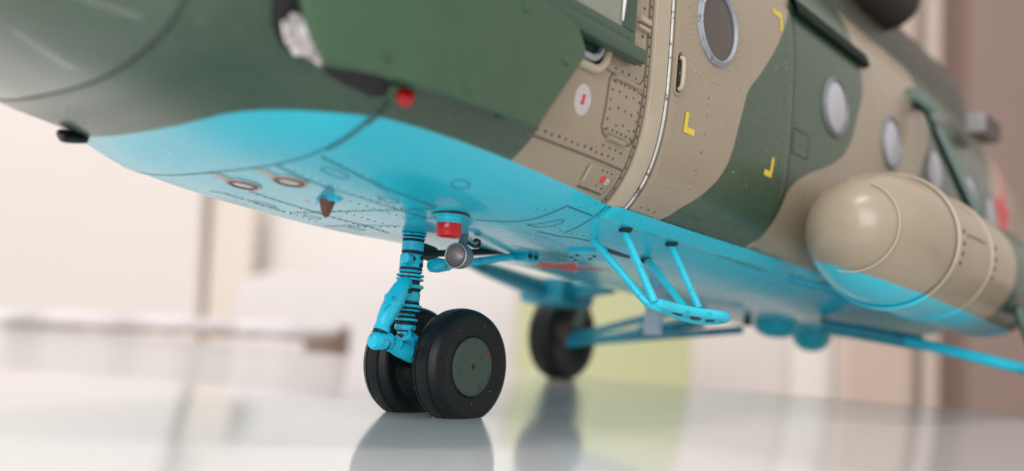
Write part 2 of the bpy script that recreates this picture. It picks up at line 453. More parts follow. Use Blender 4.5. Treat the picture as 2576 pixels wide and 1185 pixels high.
floor = mk('floor', G().add([q(-150, -250, FL), q(-150, 250, FL), q(200, 250, FL), q(200, -250, FL)], [(0, 1, 2, 3)]), 'floor', kind='structure')
wall = mk('wall', room_box(G(), 64, 68, -190, 190, FL, 110), 'wall', kind='structure')
X = lambda x, d: (x - 1288.0)/2600.0*d
def HZ(y, x, d):                                   # height seen at photo row y and column x, d metres away
    yh = 592.5 + 226.0 + 0.0454*(x - 1288.0)
    return 0.507 + (yh - y)/2600.0*d

def roombox(name, d, th, x0, x1, y0, y1, m, label, cat, lean=0.0, zb=None, bevel=0.3, taper=0.0):
    g = room_box(G(), d, d + th, X(x0, d), X(x1, d), FL if zb is None else zb, HZ(y0, (x0 + x1)/2, d), lean, taper)
    o = mk(name, g, m, bevel=bevel)
    return thing(o, label, cat)
roombox('wardrobe', 60, 1.5, -500, 556, -900, 800, 'ward', 'peach white wardrobe panel behind the nose of the helicopter', 'wardrobe', lean=-0.03)
roombox('bed', 52, 8, 572, 1345, 690, 860, 'bed', 'lilac grey bed behind the nose wheels', 'bed', bevel=2.0)
roombox('cushion', 61, 1.5, 520, 640, 470, 900, 'beige', 'beige cushion leaning between wardrobe and bed', 'cushion', bevel=1.5)
roombox('storage_box', 42, 6, 1312, 1752, 700, 960, 'lime', 'pale green box behind the far main wheel', 'box', taper=0.0)
roombox('cabinet', 60, 3, 1735, 1992, 300, 980, 'cab', 'grey pink cabinet door below the tail', 'cabinet')
roombox('door_frame', 61, 2, 1990, 2112, -900, 980, 'pillar', 'white upright door frame left of the curtain', 'door frame')
roombox('brown_door', 56, 4, 2440, 3400, -900, 980, 'brown_door', 'brown mauve wooden door at the right edge', 'door')
roombox('cupboard_panel', 60, 3, 2330, 2442, -900, 980, 'peach', 'peach panel standing beside the brown door', 'panel')
# curtain with folds
g = G(); rows = []
for z in (FL, 0, 60, 100):
    rows.append([q(60 + 0.6*math.sin(k*0.9), X(2110 + k*5.2, 60), z) for k in range(38)])
g.grid(rows)
cur = mk('curtain', g, 'peach'); cur.modifiers.new('t', 'SOLIDIFY').thickness = 0.3*S
thing(cur, 'peach curtain hanging in soft folds beside the white door frame', 'curtain')
# rolled towelling along the far side of the table
g = G(); rng = random.Random(3)
pts = [q(24 + .3*math.sin(k*.7), X(-150 + k*26, 24), HZ(789 + 0.045*(k*26) + rng.uniform(-4, 4), -150 + k*26, 24)) for k in range(40)]
g.tube(pts, [0.05] + [0.21 + rng.uniform(-.03, .03) for _ in pts[2:]] + [0.05], seg=14)
tw = mk('rolled_towel', g, 'towel'); thing(tw, 'white rolled towel lying beyond the table at left', 'towel')
roombox('cardboard_box', 25, 3, 778, 850, 820, 850, 'cardboard', 'small brown box lying behind the nose wheels', 'box', zb=-0.5, bevel=0.1)

# ---------------------------------------------------------------- the model helicopter
heli = bpy.data.objects.new('model_helicopter', None); COL.objects.link(heli)
heli.rotation_euler = (0, PITCH, 0)
thing(heli, 'green and tan camouflaged model helicopter with turquoise belly standing on the table', 'model helicopter')

def section(u, n=220):
    b, wb, wm, wt, nl, nu = sec(u); out = []
    for k in range(n):
        a = 2*math.pi*(k + .5)/n; c, s_ = math.cos(a), math.sin(a); e = nu if s_ > 0 else nl
        out.append(V((u, b*math.copysign(abs(c)**(2/e), c), wm + ((wt-wm) if s_ > 0 else (wm-wb))*math.copysign(abs(s_)**(2/e), s_))))
    return out
us = list(np.arange(-2.392, 7.5, 0.05)) + list(np.arange(7.5, 16.01, .25))
g = G().grid([section(u) for u in us], True); n0 = len(us)
g.f.append(tuple(range((n0-1)*220, n0*220)))
fus = mk('fuselage', g, 'camo', heli, angle=60)
un = [-3.04 + .64*(1 - math.cos(t*math.pi/2)) for t in np.linspace(0.02, 1, 30)]
nose = mk('nose_cone', G().grid([section(u) for u in un], True), 'camo_gloss', heli, angle=60)

def L(u, v, w): return V((u, v, w))
# ---- panel lines
def lines(name, items, m, parent=fus):
    g = G()
    for path, f, wd in items: g.ribbon(path, f, wd)
    return mk(name, g, m, parent, kind='stuff')
ring = lambda u: [(u, v) for v in np.linspace(-0.80, 0.9, 40)]
side_l = [
 ([(-0.80, 1.318), (0.03, 1.318)], P, .012),                                  # step below the hatch
 ([(0.035, 1.16), (0.035, 2.9)], P, .008), ([(0.062, 1.16), (0.062, 2.9)], P, .006),
 ([(-0.335, 1.76), (-0.33, 1.745), (-0.30, 1.735), (-0.08, 1.735), (-0.01, 1.745), (0.02, 1.78), (0.028, 1.82), (0.028, 2.9)], P, .008),
 ([(-0.26, 1.735), (-0.285, 1.70), (-0.285, 1.47), (-0.26, 1.44), (-0.22, 1.43)], P, .008),
 ([(-0.06, 1.43), (0.0, 1.435), (0.03, 1.47), (0.03, 1.69), (0.0, 1.725)], P, .010),
 ([(0.262, 1.17), (0.262, 2.85)], P, .010)]
lines('panel_line', side_l, 'line')
seam = [([(-1.575, 1.185), (-1.56, 1.29)], P, .022), ([(1.775, 1.45), (1.775, 2.75)], P, .008),
        ([(1.81, 1.80), (2.03, 1.80), (2.05, 1.83), (2.05, 1.93), (2.03, 1.96), (1.81, 1.96), (1.81, 1.80)], P, .007),
        ([(-2.392, w) for w in np.linspace(1.30, 2.3, 24)], P, .012), ([(-2.392, v) for v in np.linspace(-0.75, 0.5, 30)], B, .007)]
lines('panel_line', seam, 'line_green')
belly_l = [
 (ring(-1.59), B, .007), ([(-1.585, v) for v in np.linspace(-0.72, -0.99, 12)], B, .022),
 ([(-1.552, -0.656), (-1.379, -0.644), (-1.172, -0.618), (-0.973, -0.613), (-0.786, -0.601)], B, .008),
 ([(-1.584, -0.406), (-1.441, -0.385), (-1.258, -0.383)], B, .009), ([(-1.258, -0.383), (-1.10, -0.405), (-0.863, -0.408), (-0.62, -0.419)], B, .007),
 ([(-1.312, 0.125), (-1.146, 0.126), (-0.972, 0.128), (-0.763, 0.135), (-0.566, 0.116), (-0.345, 0.157)], B, .009),
 ([(-0.90, 0.333), (-0.895, 0.154), (-0.89, -0.037), (-0.873, -0.262), (-0.821, -0.468), (-0.776, -0.573)], B, .007),
 ([(-0.56, 0.45), (-0.58, 0.279), (-0.56, 0.065), (-0.52, -0.10)], B, .007),
 ([(-1.349, 0.40), (-1.296, 0.339), (-1.153, 0.321), (-0.924, 0.34)], B, .006),
 ([(-0.50, -0.60), (-0.337, -0.701), (-0.287, -0.756), (-0.251, -0.822), (-0.223, -0.883), (-0.201, -0.93), (-0.072, -0.912), (0.076, -0.895)], B, .008),
 ([(-0.065, -0.655), (0.12, -0.65), (0.218, -0.676), (0.353, -0.683), (0.631, -0.639), (0.936, -0.59)], B, .008),
 ([(-0.226, -0.71), (-0.168, -0.761), (-0.117, -0.82), (-0.08, -0.83), (-0.05, -0.80), (-0.08, -0.74), (-0.15, -0.705), (-0.226, -0.71)], B, .006),
 ([(0.10, -0.96), (0.10, -0.70)], B, .007), ([(0.16, -0.3), (0.55, -0.33), (0.75, -0.3)], B, .007), ([(0.8, 0.05), (1.4, 0.05)], B, .01)]
for cx, cy, a, b_ in ((-1.40, -0.575, .075, .032), (-0.905, -0.853, .05, .03), (-1.09, 0.30, .07, .035), (-0.80, 0.27, .05, .035), (-0.50, 0.255, .06, .03), (-1.0, -0.50, .06, .03)):
    e = ell(cx, cy, a, b_, 20); belly_l.append((e + [e[0]], B, .005))
lines('panel_line', belly_l, 'line_blue')
# ---- rivets
def rivets(name, rows, m, parent, r_=.0065):
    g = G()
    for path, f, sp in rows:
        for a, b_ in dens(path, sp):
            p = f(a + random.uniform(-.003, .003), b_ + random.uniform(-.003, .003), 0.001)
            g.dome(p, nrm(p), r_*random.uniform(.8, 1.15))
    return mk(name, g, m, parent, kind='stuff', angle=80)
rivets('rivet', [([(0.049, 1.18), (0.049, 2.9)], P, .052), ([(-0.02, 1.84), (-0.02, 2.6)], P, .07),
                 
                 ([(-0.24, 1.765), (-0.05, 1.765)], P, .05),
                 ([(-0.22, 1.39), (-0.05, 1.39)], P, .045), ([(-0.78, 1.35), (-0.10, 1.35)], P, .05)], 'rivet_dark', fus, .0085)
bel = [([(-1.55, -0.67), (-0.8, -0.62)], B, .045), ([(-1.50, -0.42), (-0.65, -0.44)], B, .05), ([(-1.30, 0.14), (-0.4, 0.15)], B, .045), ([(-0.92, 0.3), (-0.85, -0.5)], B, .05),
       ([(-1.33, 0.34), (-0.7, 0.36)], B, .045), ([(-1.1, -0.30), (-0.5, -0.30)], B, .05), ([(-1.1, -0.05), (-0.5, -0.05)], B, .05),
       ([(-0.55, 0.3), (-0.5, -0.1)], B, .05), ([(0.05, -0.72), (0.3, -0.72)], B, .05), ([(-0.1, -0.6), (0.3, -0.56)], B, .045), ([(-0.17, -0.75), (0.0, -0.75)], B, .04), ([(-0.4, -0.85), (0.1, -0.99)], B, .05)]
rivets('rivet', bel, 'rivet_blue', fus, .0054)
rivets('rivet', [([(1.83, 1.50), (1.83, 2.6)], P, .06), ([(1.72, 1.60), (1.72, 2.5)], P, .06), ([(2.6, 1.45), (2.9, 1.45)], P, .05)], 'camo', fus, .0065)

# ---- door frame strip and bright edge
strip = fine([(0.075, 1.165), (0.218, 1.165), (0.218, 2.95), (0.075, 2.95)], .06)
def strip_grid(u0, u1, h, w0, w1, n=50):
    rows = []
    for k in range(n+1):
        w = w0 + (w1-w0)*k/n
        rows.append([P(u0, w, -.01), P(u0, w, h*.7), P(u0 + .006, w, h), P(u1 - .006, w, h), P(u1, w, h*.7), P(u1, w, -.01)])
    return G().grid(rows)
mk('door_post', strip_grid(.078, .220, .016, 1.165, 3.0), 'tan_pale', heli, 'pale tan door post')
mk('door_edge_trim', strip_grid(.226, .246, .022, 1.165, 3.0), 'alu', heli)

# ---- sliding door with its porthole
door_o = fine(rrect(0.275, 1.745, 1.172, 2.70, .04), .05)
g = G(); rows = []
nu_, nw_ = 36, 40
wgrid = [1.172 + (2.70 - 1.172)*k/nw_ for k in range(nw_+1)]
for w in wgrid:
    row = [P(0.275, w, -.004), P(0.278, w, .010)] + [P(0.285 + (1.737-.285)*k/nu_, w, .014) for k in range(nu_+1)] + [P(1.744, w, .010), P(1.747, w, -.004)]
    rows.append(row)
rows = [[V(p) - nrm(p)*.016 for p in rows[0]]] + rows + [[V(p) - nrm(p)*.016 for p in rows[-1]]]
door = mk('sliding_door', g.grid(rows), 'camo', heli)
PD = lambda a, b_, off=0: P(a, b_, off + .014)
def porthole(u, w, r_, parent, pane='pane', door_=False, base=0.0):
    p = P(u, w, base); n = nrm(P(u, w))
    ref = (0, 0, 1)
    f = G().lathe([(r_*1.0, -.01), (r_*1.0, .008), (r_*.965, .016), (r_*.935, .012), (r_*.92, .020), (r_*.885, .024), (r_*.86, .016), (r_*.85, .0)], p, n, 48, ref=ref)
    fo = mk('window_frame', f, 'rim' if door_ else 'rim_dark', parent)
    prof = [(r_*.87, .002), (r_*.84, .010), (r_*.70, .022), (r_*.40, .032), (0, .036)] if not door_ else [(r_*.86, .004), (r_*.5, .006), (0, .006)]
    mk('window_pane', G().lathe(prof, p, n, 48, ref=ref), pane, parent)
    return fo
porthole(0.712, 2.275, .225, door, 'pane_dark', True, .014)
rv = [([(0.45, 1.956), (1.22, 1.956)], PD, .05), ([(0.50, 1.176), (1.35, 1.176)], PD, .045), ([(0.60, 1.235), (0.95, 1.235)], PD, .045), ([(0.345, 1.25), (0.345, 1.90)], PD, .07),
      ([(0.66, 1.25), (0.66, 1.93)], PD, .05), ([(0.40, 1.33), (0.62, 1.33)], PD, .04), ([(0.50, 1.95), (0.40, 2.30)], PD, .06), ([(0.95, 2.0), (1.02, 2.30)], PD, .06), ([(1.62, 1.25), (1.62, 2.6)], PD, .07),
      ([(1.0, 1.262), (1.45, 1.262)], PD, .045)]
e = ell(0.712, 2.275, .27, .27, 30); rv.append((e + [e[0]], PD, .05))
rivets('rivet', rv, 'camo', door, .0092)
rivets('rivet', [([(0.665, 1.25), (0.665, 1.85)], PD, .1), ([(0.36, 1.20), (0.5, 1.20)], PD, .05), ([(1.0, 1.20), (1.3, 1.20)], PD, .05)], 'rivet_dark', door, .006)
# handle in its recess
hr = mk('handle_recess', G().shell(rrect(.305, .352, 1.800, 2.000, .022), PD, .003, 3), 'black', door)
hp = [PD(.338, 1.812, .004), PD(.340, 1.83, .022), PD(.341, 1.90, .026), PD(.340, 1.97, .022), PD(.338, 1.985, .004)]
mk('handle', G().tube(smooth_path(hp), .0125, 12), 'tan_pale', door)
rimp = [PD(a, b_, .004) for a, b_ in rrect(.296, .360, 1.782, 2.018, .03)]
mk('handle_rim', G().tube(rimp + [rimp[0]], .007, 8), 'tan', door)
def mark(poly, m='yellow', parent=door, name='yellow_corner_mark', f=PD):
    return mk(name, G().shell(fine(poly, .02), f, .003, 2, low=0.0, bev=.002), m, parent)
def bracket(cu, cw, du, dw, t=.034):
    """L mark: corner (cu,cw), legs running du and dw"""
    g = G()
    a = sorted((cu, cu + du)); b_ = sorted((cw, cw + math.copysign(t, dw)))
    def quad(x0, x1, y0, y1):
        rows = [[PD(x0 + (x1-x0)*i/3, y0 + (y1-y0)*j/4, .0035) for i in range(4)] for j in range(5)]
        g.grid(rows)
    quad(a[0], a[1], b_[0], b_[1])
    c = sorted((cu, cu + math.copysign(t, du))); d = sorted((cw + math.copysign(t, dw), cw + dw)); quad(c[0], c[1], d[0], d[1])
    return mk('yellow_corner_mark', g, 'yellow', door)
bracket(.440, 1.612, .115, .108); bracket(1.535, 1.580, -.105, .120); bracket(1.560, 2.632, -.135, -.118)

# ---- door rail above, side windows aft
g = G()
pr = [(u, 2.78) for u in np.linspace(1.76, 3.06, 20)]
rows = []
for u, w in pr: rows.append([P(u, w + .035, -.01), P(u, w + .03, .035), P(u, w - .05, .05), P(u, w - .065, .045), P(u, w - .065, -.01)])
g.grid(rows); mk('door_rail', g, 'shaded_green', heli)
for u in (2.462, 3.585, 4.66, 5.75, 6.6): porthole(u, 2.262 - (0.02 if u > 6 else 0), .215, heli)
mk('access_mark', G().shell(ell(1.935, 1.872, .008, .010, 10), P, .003, 2), 'brown', heli)

# ---- hatch and small fittings ahead of the door
hatch = mk('access_hatch', G().shell(fine(rrect(-.272, .018, 1.448, 1.722, .035), .04), P, .006, 5, bev=.006), 'tan', heli)
PH = lambda a, b_, off=0: P(a, b_, off + .006)
rivets('rivet', [([(-.255, 1.70), (-.255, 1.465)], PH, .045), ([(.002, 1.70), (.002, 1.465)], PH, .045), ([(-.235, 1.700), (-.02, 1.700)], PH, .036), ([(-.235, 1.468), (-.02, 1.468)], PH, .036),
                 ([(-.19, 1.66), (-.17, 1.50)], PH, .075), ([(-.125, 1.65), (-.11, 1.51)], PH, .07), ([(-.06, 1.66), (-.05, 1.50)], PH, .075)], 'rivet_dark', hatch, .0078)
PS = lambda a, b_, off=0: P(a, b_, off + .007)
for a, b_, c, d in ((-.245, 1.724, -.035, 1.724), (-.215, 1.432, -.065, 1.432)):
    mk('hinge', G().tube([P(a + (c-a)*k/6, b_, .010) for k in range(7)], .013, 10), 'tan', heli)
oval = mk('white_oval_mark', G().shell(ell(-.474, 1.548, .066, .074, 32), P, .003, 3, bev=.002), 'white', heli)
nm = [(-.018, -.020), (.004, -.020), (.014, -.012), (.010, 0), (.018, .020), (-.004, .020), (-.012, .012), (-.008, 0)]
mk('red_mark', G().shell([(-.474 + a, 1.548 + b_*1.25) for a, b_ in nm], P, .005, 2, low=0.001, bev=.001), 'red_paint', oval)
sp = mk('switch_panel', G().shell(fine(rrect(-.265, -.005, 1.192, 1.302, .022), .03), P, .007, 4, bev=.006), 'tan', heli)
p = P(-.110, 1.250, .006); mk('red_button', G().lathe([(.020, 0), (.019, .006), (.012, .010), (0, .012)], p, nrm(p), 16), 'red_paint', sp)
p = P(-.075, 1.246, .006); mk('button_guard', G().lathe([(.021, 0), (.020, .010), (.010, .018), (0, .020)], p, nrm(p), 16), 'alu', sp)
p = P(-.250, 1.250, .008); mk('latch', G().tube([P(-.262, 1.215, .01), P(-.266, 1.285, .01)], .006, 8), 'tan_pale', sp)
rivets('rivet', [([(-.15, 1.285), (-.06, 1.285)], PS, .035), ([(-.13, 1.215), (-.07, 1.215)], PS, .04)], 'rivet_dark', sp, .0065)
mk('groove', G().ribbon([(-.26, 1.186), (-.03, 1.186)], P, .012), 'line', sp)

# ---- cockpit side: blister window opening, sliding frame, armour plate
opn = fine(rrect(-1.45, -.345, 1.715, 2.75, .10), .06)
op = mk('side_window_opening', G().shell(opn, P, .004, 6, bev=.002), 'dark', heli)
mk('inner_frame', G().tube([P(a, b_, .012) for a, b_ in rrect(-1.42, -.385, 1.75, 2.72, .09)], .018, 8), 'rim', op)
mk('opening_rim', G().tube([P(a, b_, .010) for a, b_ in rrect(-1.45, -.335, 1.705, 2.76, .11, 8)], .022, 10), 'tan_pale', op)
def VP(v0): return lambda a, b_, off=0: V((a, v0 - off, b_))
g = G()
def plank(g, x0, x1, y0, y1, v0, v1):
    g.box(((x0+x1)/2, (v0+v1)/2, (y0+y1)/2), ((x1-x0)/2, abs(v1-v0)/2, (y1-y0)/2))
fr = bpy.data.objects.new('sliding_window', None); COL.objects.link(fr); fr.parent = heli
g = G(); plank(g, -1.5, -.19, 1.865, 1.945, -1.262, -1.238); mk('window_frame', g, 'green_dark', fr, bevel=.006)
g = G(); plank(g, -.30, -.19, 1.946, 2.7, -1.262, -1.238); mk('window_frame', g, 'green_dark', fr, bevel=.006)
g = G(); plank(g, -1.5, -.10, 1.812, 1.884, -1.278, -1.205); mk('lower_rail', g, 'green_dark', fr, bevel=.010)
g = G(); plank(g, -1.5, -.29, 1.93, 2.7, -1.252, -1.246); mk('window_pane', g, 'pane_green', fr)
mk('pane_highlight', G().tube([(-.312, -1.263, 1.97), (-.305, -1.265, 2.2), (-.315, -1.263, 2.5)], [.004, .016, .012], 8), 'pale_mottle', fr)  # pale tube painting a highlight along the pane's edge
g = G()
for u in np.arange(-1.0, -.2, .075): g.dome((u, -1.263, 1.905), (0, -1, 0), .007)
for w in np.arange(1.95, 2.3, .07): g.dome((-.225, -1.263, w), (0, -1, 0), .007)
mk('rivet', g, 'green', fr, kind='stuff', angle=80)
g = G(); plank(g, -.02 - .06, .02, 2.055, 2.085, -1.22, -1.18); plank(g, -.08, .02, 2.02, 2.04, -1.215, -1.18); mk('door_stop', g, 'tan_pale', heli, bevel=.006)

# armour plate: aft part parallel to the cabin, forward part bent towards the nose
def AP(u, w, off=0):
    v = -1.285 if u > -1.62 else -1.285 + 0.42*(-1.62 - u)
    return V((u, v - off, w))
out = [(-1.99, 1.288), (-1.90, 1.288), (-1.75, 1.287), (-1.62, 1.275), (-1.30, 1.282), (-.955, 1.290), (-.66, 1.680), (-.658, 1.722), (-.72, 1.800), (-.885, 1.835), (-1.25, 1.84), (-1.62, 1.84), (-1.85, 1.83), (-2.06, 1.80), (-2.10, 1.60), (-2.088, 1.494), (-2.066, 1.428), (-2.03, 1.354)]
out = fine(out, .06)
cols = {}
g = G(); th_ = .028
# build as two stacked outlines split at the bend so that the bend stays crisp
n = len(out)
def fan(off):
    c = (-1.40, 1.56); rows = []
    for k in (1, .985, .8, .6, .4, .2):
        rows.append([AP(c[0] + (a-c[0])*k, c[1] + (b_-c[1])*k, off - (.006 if k == 1 else 0)) for a, b_ in out])
    return rows, AP(*c, off)
rows, c = fan(th_)
rows = [[AP(a, b_, 0) for a, b_ in out]] + rows
g.grid(rows, True); g.v.append(tuple(c)); o_ = len(g.v) - 1
for j in range(n): g.f.append((o_ - n + j, o_ - n + (j+1) % n, o_))
g.add([AP(a, b_, 0) for a, b_ in out], [tuple(range(n))])
arm = mk('armour_plate', g, 'green', heli, 'large green armour plate covering the cockpit side', angle=25)
for u, w in ((-1.78, 1.36), (-1.42, 1.335), (-1.80, 1.72), (-.80, 1.62), (-1.1, 1.76)):
    mk('bolt', G().lathe([(.022, 0), (.021, .006), (.012, .009), (0, .010)], AP(u, w, th_), (0, -1, 0), 14), 'green', arm)
for u, w in ((-1.55, 1.315), (-1.0, 1.34), (-1.85, 1.36), (-1.3, 1.75)):
    mk('plate_bracket', G().tube([P(u, w, -.02), AP(u, w, .0)], .018, 10), 'green_dark', heli)

# nose lower window ahead of the plate
wo = fine([(-2.135, 1.50), (-2.12, 1.455), (-2.085, 1.41), (-2.03, 1.375), (-1.96, 1.355), (-1.88, 1.345), (-1.60, 1.36), (-1.45, 1.45), (-1.45, 1.80), (-1.80, 1.9), (-2.08, 1.75), (-2.135, 1.60)], .04)
nw = mk('nose_window', G().shell(wo, P, .004, 6, bev=.003), 'dark', heli)
mk('window_rim', G().tube([P(a - .012, b_ - .006, .0) for a, b_ in wo] + [P(wo[0][0] - .012, wo[0][1] - .006, .0)], .014, 10), 'camo', nw)
g = G(); rng = random.Random(11)
rows = []
e1_ = [(-2.085, 1.440), (-2.06, 1.408), (-2.03, 1.385), (-1.98, 1.362), (-1.93, 1.352), (-1.88, 1.345)]
e2_ = [(-2.06, 1.475), (-2.01, 1.47), (-1.95, 1.455), (-1.90, 1.43), (-1.87, 1.40), (-1.85, 1.37)]
for i in range(6):
    for h_ in (0, .5):
        if i == 5 and h_: continue
        k_ = min(i+1, 5); A_ = [e1_[i][c]*(1-h_) + e1_[k_][c]*h_ for c in (0, 1)]; B_ = [e2_[i][c]*(1-h_) + e2_[k_][c]*h_ for c in (0, 1)]
        rows.append([P(A_[0] + (B_[0]-A_[0])*j/7, A_[1] + (B_[1]-A_[1])*j/7, .006 + rng.uniform(0, .036)) for j in range(8)])
mk('crumpled_patch', G().grid(rows), 'pale_mottle', nw, 'crumpled pale patch in the nose window', angle=20)  # pale uneven patch lying over the dark nose window

mk('plate_gap_shade', G().shell(fine([(-1.872, 1.342), (-1.785, 1.345), (-1.643, 1.335), (-1.578, 1.312), (-1.575, 1.285), (-1.65, 1.268), (-1.751, 1.286), (-1.834, 1.312)], .03), P, .004, 4, bev=.002), 'dark', heli)  # dark shell painting the shade in the gap under the plate
# navigation lamp
p = P(-1.546, 1.308); n_ = nrm(p)
mk('lamp_fairing', G().lathe([(.062, -.01), (.058, .010), (.045, .022), (.030, .030)], p, n_, 24, sx=1.0), 'green', heli)
mk('navigation_lamp', G().lathe([(.028, .02), (.036, .034), (.037, .052), (.030, .070), (.016, .080), (0, .083)], p, n_, 24), 'red', heli, 'red navigation lamp under the armour plate')
# latch on the nose seam and the black stub under the nose
mk('nose_latch', G().shell(rrect(-2.375, -2.345, 1.315, 1.375, .012), P, .010, 3), 'camo', heli)
mk('pitot_stub', G().tube([(-2.085, .5, 1.135), (-2.078, .5, 1.138), (-2.055, .5, 1.140), (-2.01, .5, 1.145), (-1.962, .5, 1.150), (-1.955, .5, 1.150)], [.024, .034, .037, .034, .026, .020], 18, sx=.7), 'black', heli)
mk('stub_base', G().tube([(-1.99, .5, 1.15), (-1.975, .5, B(-1.97, .5, -.02).z)], .016, 8), 'black', heli)

# ---- belly fittings
def down(u, v): return nrm(B(u, v))
for u, v in ((-1.418, .039), (-1.405, -.279)):
    p = B(u, v); n_ = down(u, v)
    o = mk('landing_lamp', G().lathe([(.088, -.006), (.086, .007), (.078, .009), (.070, .004), (.064, .002)], p, n_, 32), 'ivory', heli)
    mk('lamp_bezel', G().lathe([(.068, .003), (.066, .010), (.056, .012), (.050, .006)], p, n_, 32), 'brown', o)
    mk('lens', G().lathe([(.052, .005), (.035, .009), (0, .011)], p, n_, 24), 'lens', o)
    mk('tab', G().shell(fine([(u - .175, v + .03), (u - .155, v - .03), (u - .075, v - .012), (u - .085, v + .035)], .03), B, .005, 2, bev=.003), 'ivory', o)
p = B(-1.118, -.21); n_ = V((0, 0, -1))
a = mk('antenna_base', G().shell(ell(-1.115, -.215, .030, .085, 20), B, .014, 3), 'blue_wash', heli)
mk('antenna_cone', G().lathe([(.040, .006), (.038, .014), (.030, .040), (.022, .066), (.014, .082), (.006, .089), (0, .090)], p, n_, 20), 'brown', a)
p = V((-.632, -.55, B(-.632, -.55).z)); n_ = V((.03, 0, -1))
bc = mk('beacon_collar', G().lathe([(.092, -.012), (.092, .004), (.062, .006), (.060, .022), (.064, .028), (.064, .036)], p, n_, 28), 'blue', heli)
mk('gasket', G().lathe([(.099, -.02), (.099, -.002), (.06, .0)], p, n_, 28), 'wash', bc)
mk('beacon_lamp', G().lathe([(.061, .034), (.0625, .044), (.0625, .088), (.058, .100), (.045, .106), (0, .108)], p, n_, 28), 'red', heli, 'red beacon lamp under the belly')
# taxi lamp: grey cup on a stalk, facing forward
c = V((-.255, -.30, .845)); ax = V((-1, -.18, -.05)).normalized()
hl = mk('taxi_lamp', G().lathe([(.0, -.075), (.030, -.070), (.052, -.052), (.064, -.025), (.068, .0), (.068, .040), (.065, .046), (.061, .042), (.060, .030)], c, ax, 32), 'cup', heli)
mk('reflector', G().lathe([(.0615, .036), (.052, .010), (.035, -.012), (.012, -.026), (0, -.028)], c, ax, 28), 'reflector', hl)
mk('lamp_rim', G().lathe([(.0655, .040), (.068, .047), (.064, .050), (.0605, .044)], c, ax, 32), 'alu', hl)
mk('stalk', G().tube([B(-.235, -.30, -.01), (-.24, -.30, .93), (-.245, -.30, .905)], [.022, .022, .03], 12), 'cup', hl)
hk = [(-.20, -.30, .925), (-.165, -.30, .915), (-.13, -.30, .915), (-.11, -.30, .93), (-.115, -.30, .948), (-.14, -.30, .950), (-.15, -.30, .94)]
mk('hook', G().tube(smooth_path(hk, 5), .009, 8), 'black', heli)
mk('vent_pipe', G().lathe([(.0, 0), (.058, .0), (.066, .006), (.067, .014), (.067, .40)], (2.225, 0, .615), (0, 0, 1), 28), 'lilac', heli, 'pale blue grey pipe under the belly')
# doubler plate with bolts
dp = mk('doubler_plate', G().shell(fine([(.42, -.50), (.74, -.28), (.86, -.47), (.60, -.62)], .05), B, .018, 4), 'blue_wash', heli)
for u, v in ((.56, -.47), (.66, -.52), (.60, -.40), (.72, -.45), (.70, -.36)):
    p = B(u, v, .017); mk('bolt', G().lathe([(.012, 0), (.011, .006), (0, .009)], p, nrm(p), 10), 'wash', dp)
mk('slot', G().shell(fine([(.63, -.64), (.93, -.60), (.96, -.57), (.66, -.58)], .05), B, .004, 2, bev=.002), 'wash', dp)
# sill rail
rows = []
for k in range(41):
    u = .125 + 2.15*k/40; d = min(1, (u - .10)/.06, (2.30 - u)/.5)
    pu, pl = P(u, 1.162), P(u, 1.108)
    rows.append([pu + V((0, .02, 0)), pu + V((0, -.030*d, -.004)), pl + V((0, -.034*d, -.012)), pl + V((0, .01, -.014))])
g = G().grid(rows); g.f.append((3, 2, 1, 0)); o_ = 40*4; g.f.append((o_, o_+1, o_+2, o_+3))
mk('sill_rail', g, 'blue', heli, angle=20)
mk('panel_line', G().ribbon([(1.043, -.873), (1.6, -.863), (2.194, -.864)], B, .012), 'line_blue', fus, kind='stuff')

# ---- nose gear
ng = bpy.data.objects.new('nose_gear', None); COL.objects.link(ng); ng.parent = heli
su = -.31
def cyl(name, w0, w1, r_, m='blue_wash', bev=.006, parent=ng, v=0.0):
    return mk(name, G().lathe([(r_ - bev, 0), (r_, bev), (r_, w1 - w0 - bev), (r_ - bev, w1 - w0)], (su, v, w0), (0, 0, 1), 32), m, parent)
core = mk('strut_core', G().lathe([(0, 0), (.040, 0), (.040, .18), (.056, .19), (.056, .62)], (su, 0, .36), (0, 0, 1), 24), 'wash', ng)
cyl('ring', .972, .992, .072); cyl('ring', .950, .963, .070); cyl('ring', .932, .941, .067)
cyl('upper_cylinder', .866, .922, .060)
cyl('collar', .772, .852, .064, bev=.010)
cyl('ring', .750, .763, .066); cyl('ring', .728, .741, .076, bev=.004); cyl('ring', .708, .719, .076, bev=.004)
cyl('ring', .664, .684, .080, bev=.008); cyl('oleo_cylinder', .588, .653, .064, bev=.012)
cyl('ring', .562, .577, .079, bev=.005); cyl('ring', .541, .550, .072, bev=.004)
cyl('disc', .513, .529, .048); cyl('disc', .488, .502, .065, bev=.005); cyl('lower_collar', .438, .470, .058)
mk('lug', G().tube([(su - .03, -.02, .815), (su - .085, -.05, .815), (su - .115, -.062, .815)], [.034, .034, .026], 18), 'blue_wash', ng)
mk('lug_hole', G().lathe([(.014, 0), (.010, .003), (0, .0035)], (su - .060, -.072, .818), (-.3, -1, 0), 12), 'wash', ng)
mk('lug', G().tube([(su - .03, -.04, .412), (su + .03, -.045, .385)], .034, 14), 'blue_wash', ng)
mk('fork_lug', G().lathe([(.030, -.06), (.036, -.05), (.036, .05), (.030, .06)], (su + .015, 0, .385), (0, 1, 0), 20), 'blue_wash', ng)
mk('fork_post', G().tube([(su, 0, .44), (su + .01, 0, .33)], .042, 16), 'blue_wash', ng)
dpts = smooth_path([(-.370, -.04, .690), (-.405, -.055, .672), (-.450, -.06, .615), (-.490, -.06, .545), (-.525, -.06, .475), (-.542, -.06, .425)], 5)
nd = len(dpts)
mk('damper', G().tube(dpts, [.030 + .022*math.sin(min(1, (k/(nd-1))*1.15)*math.pi*.86) for k in range(nd)], 20), 'blue_wash', ng)
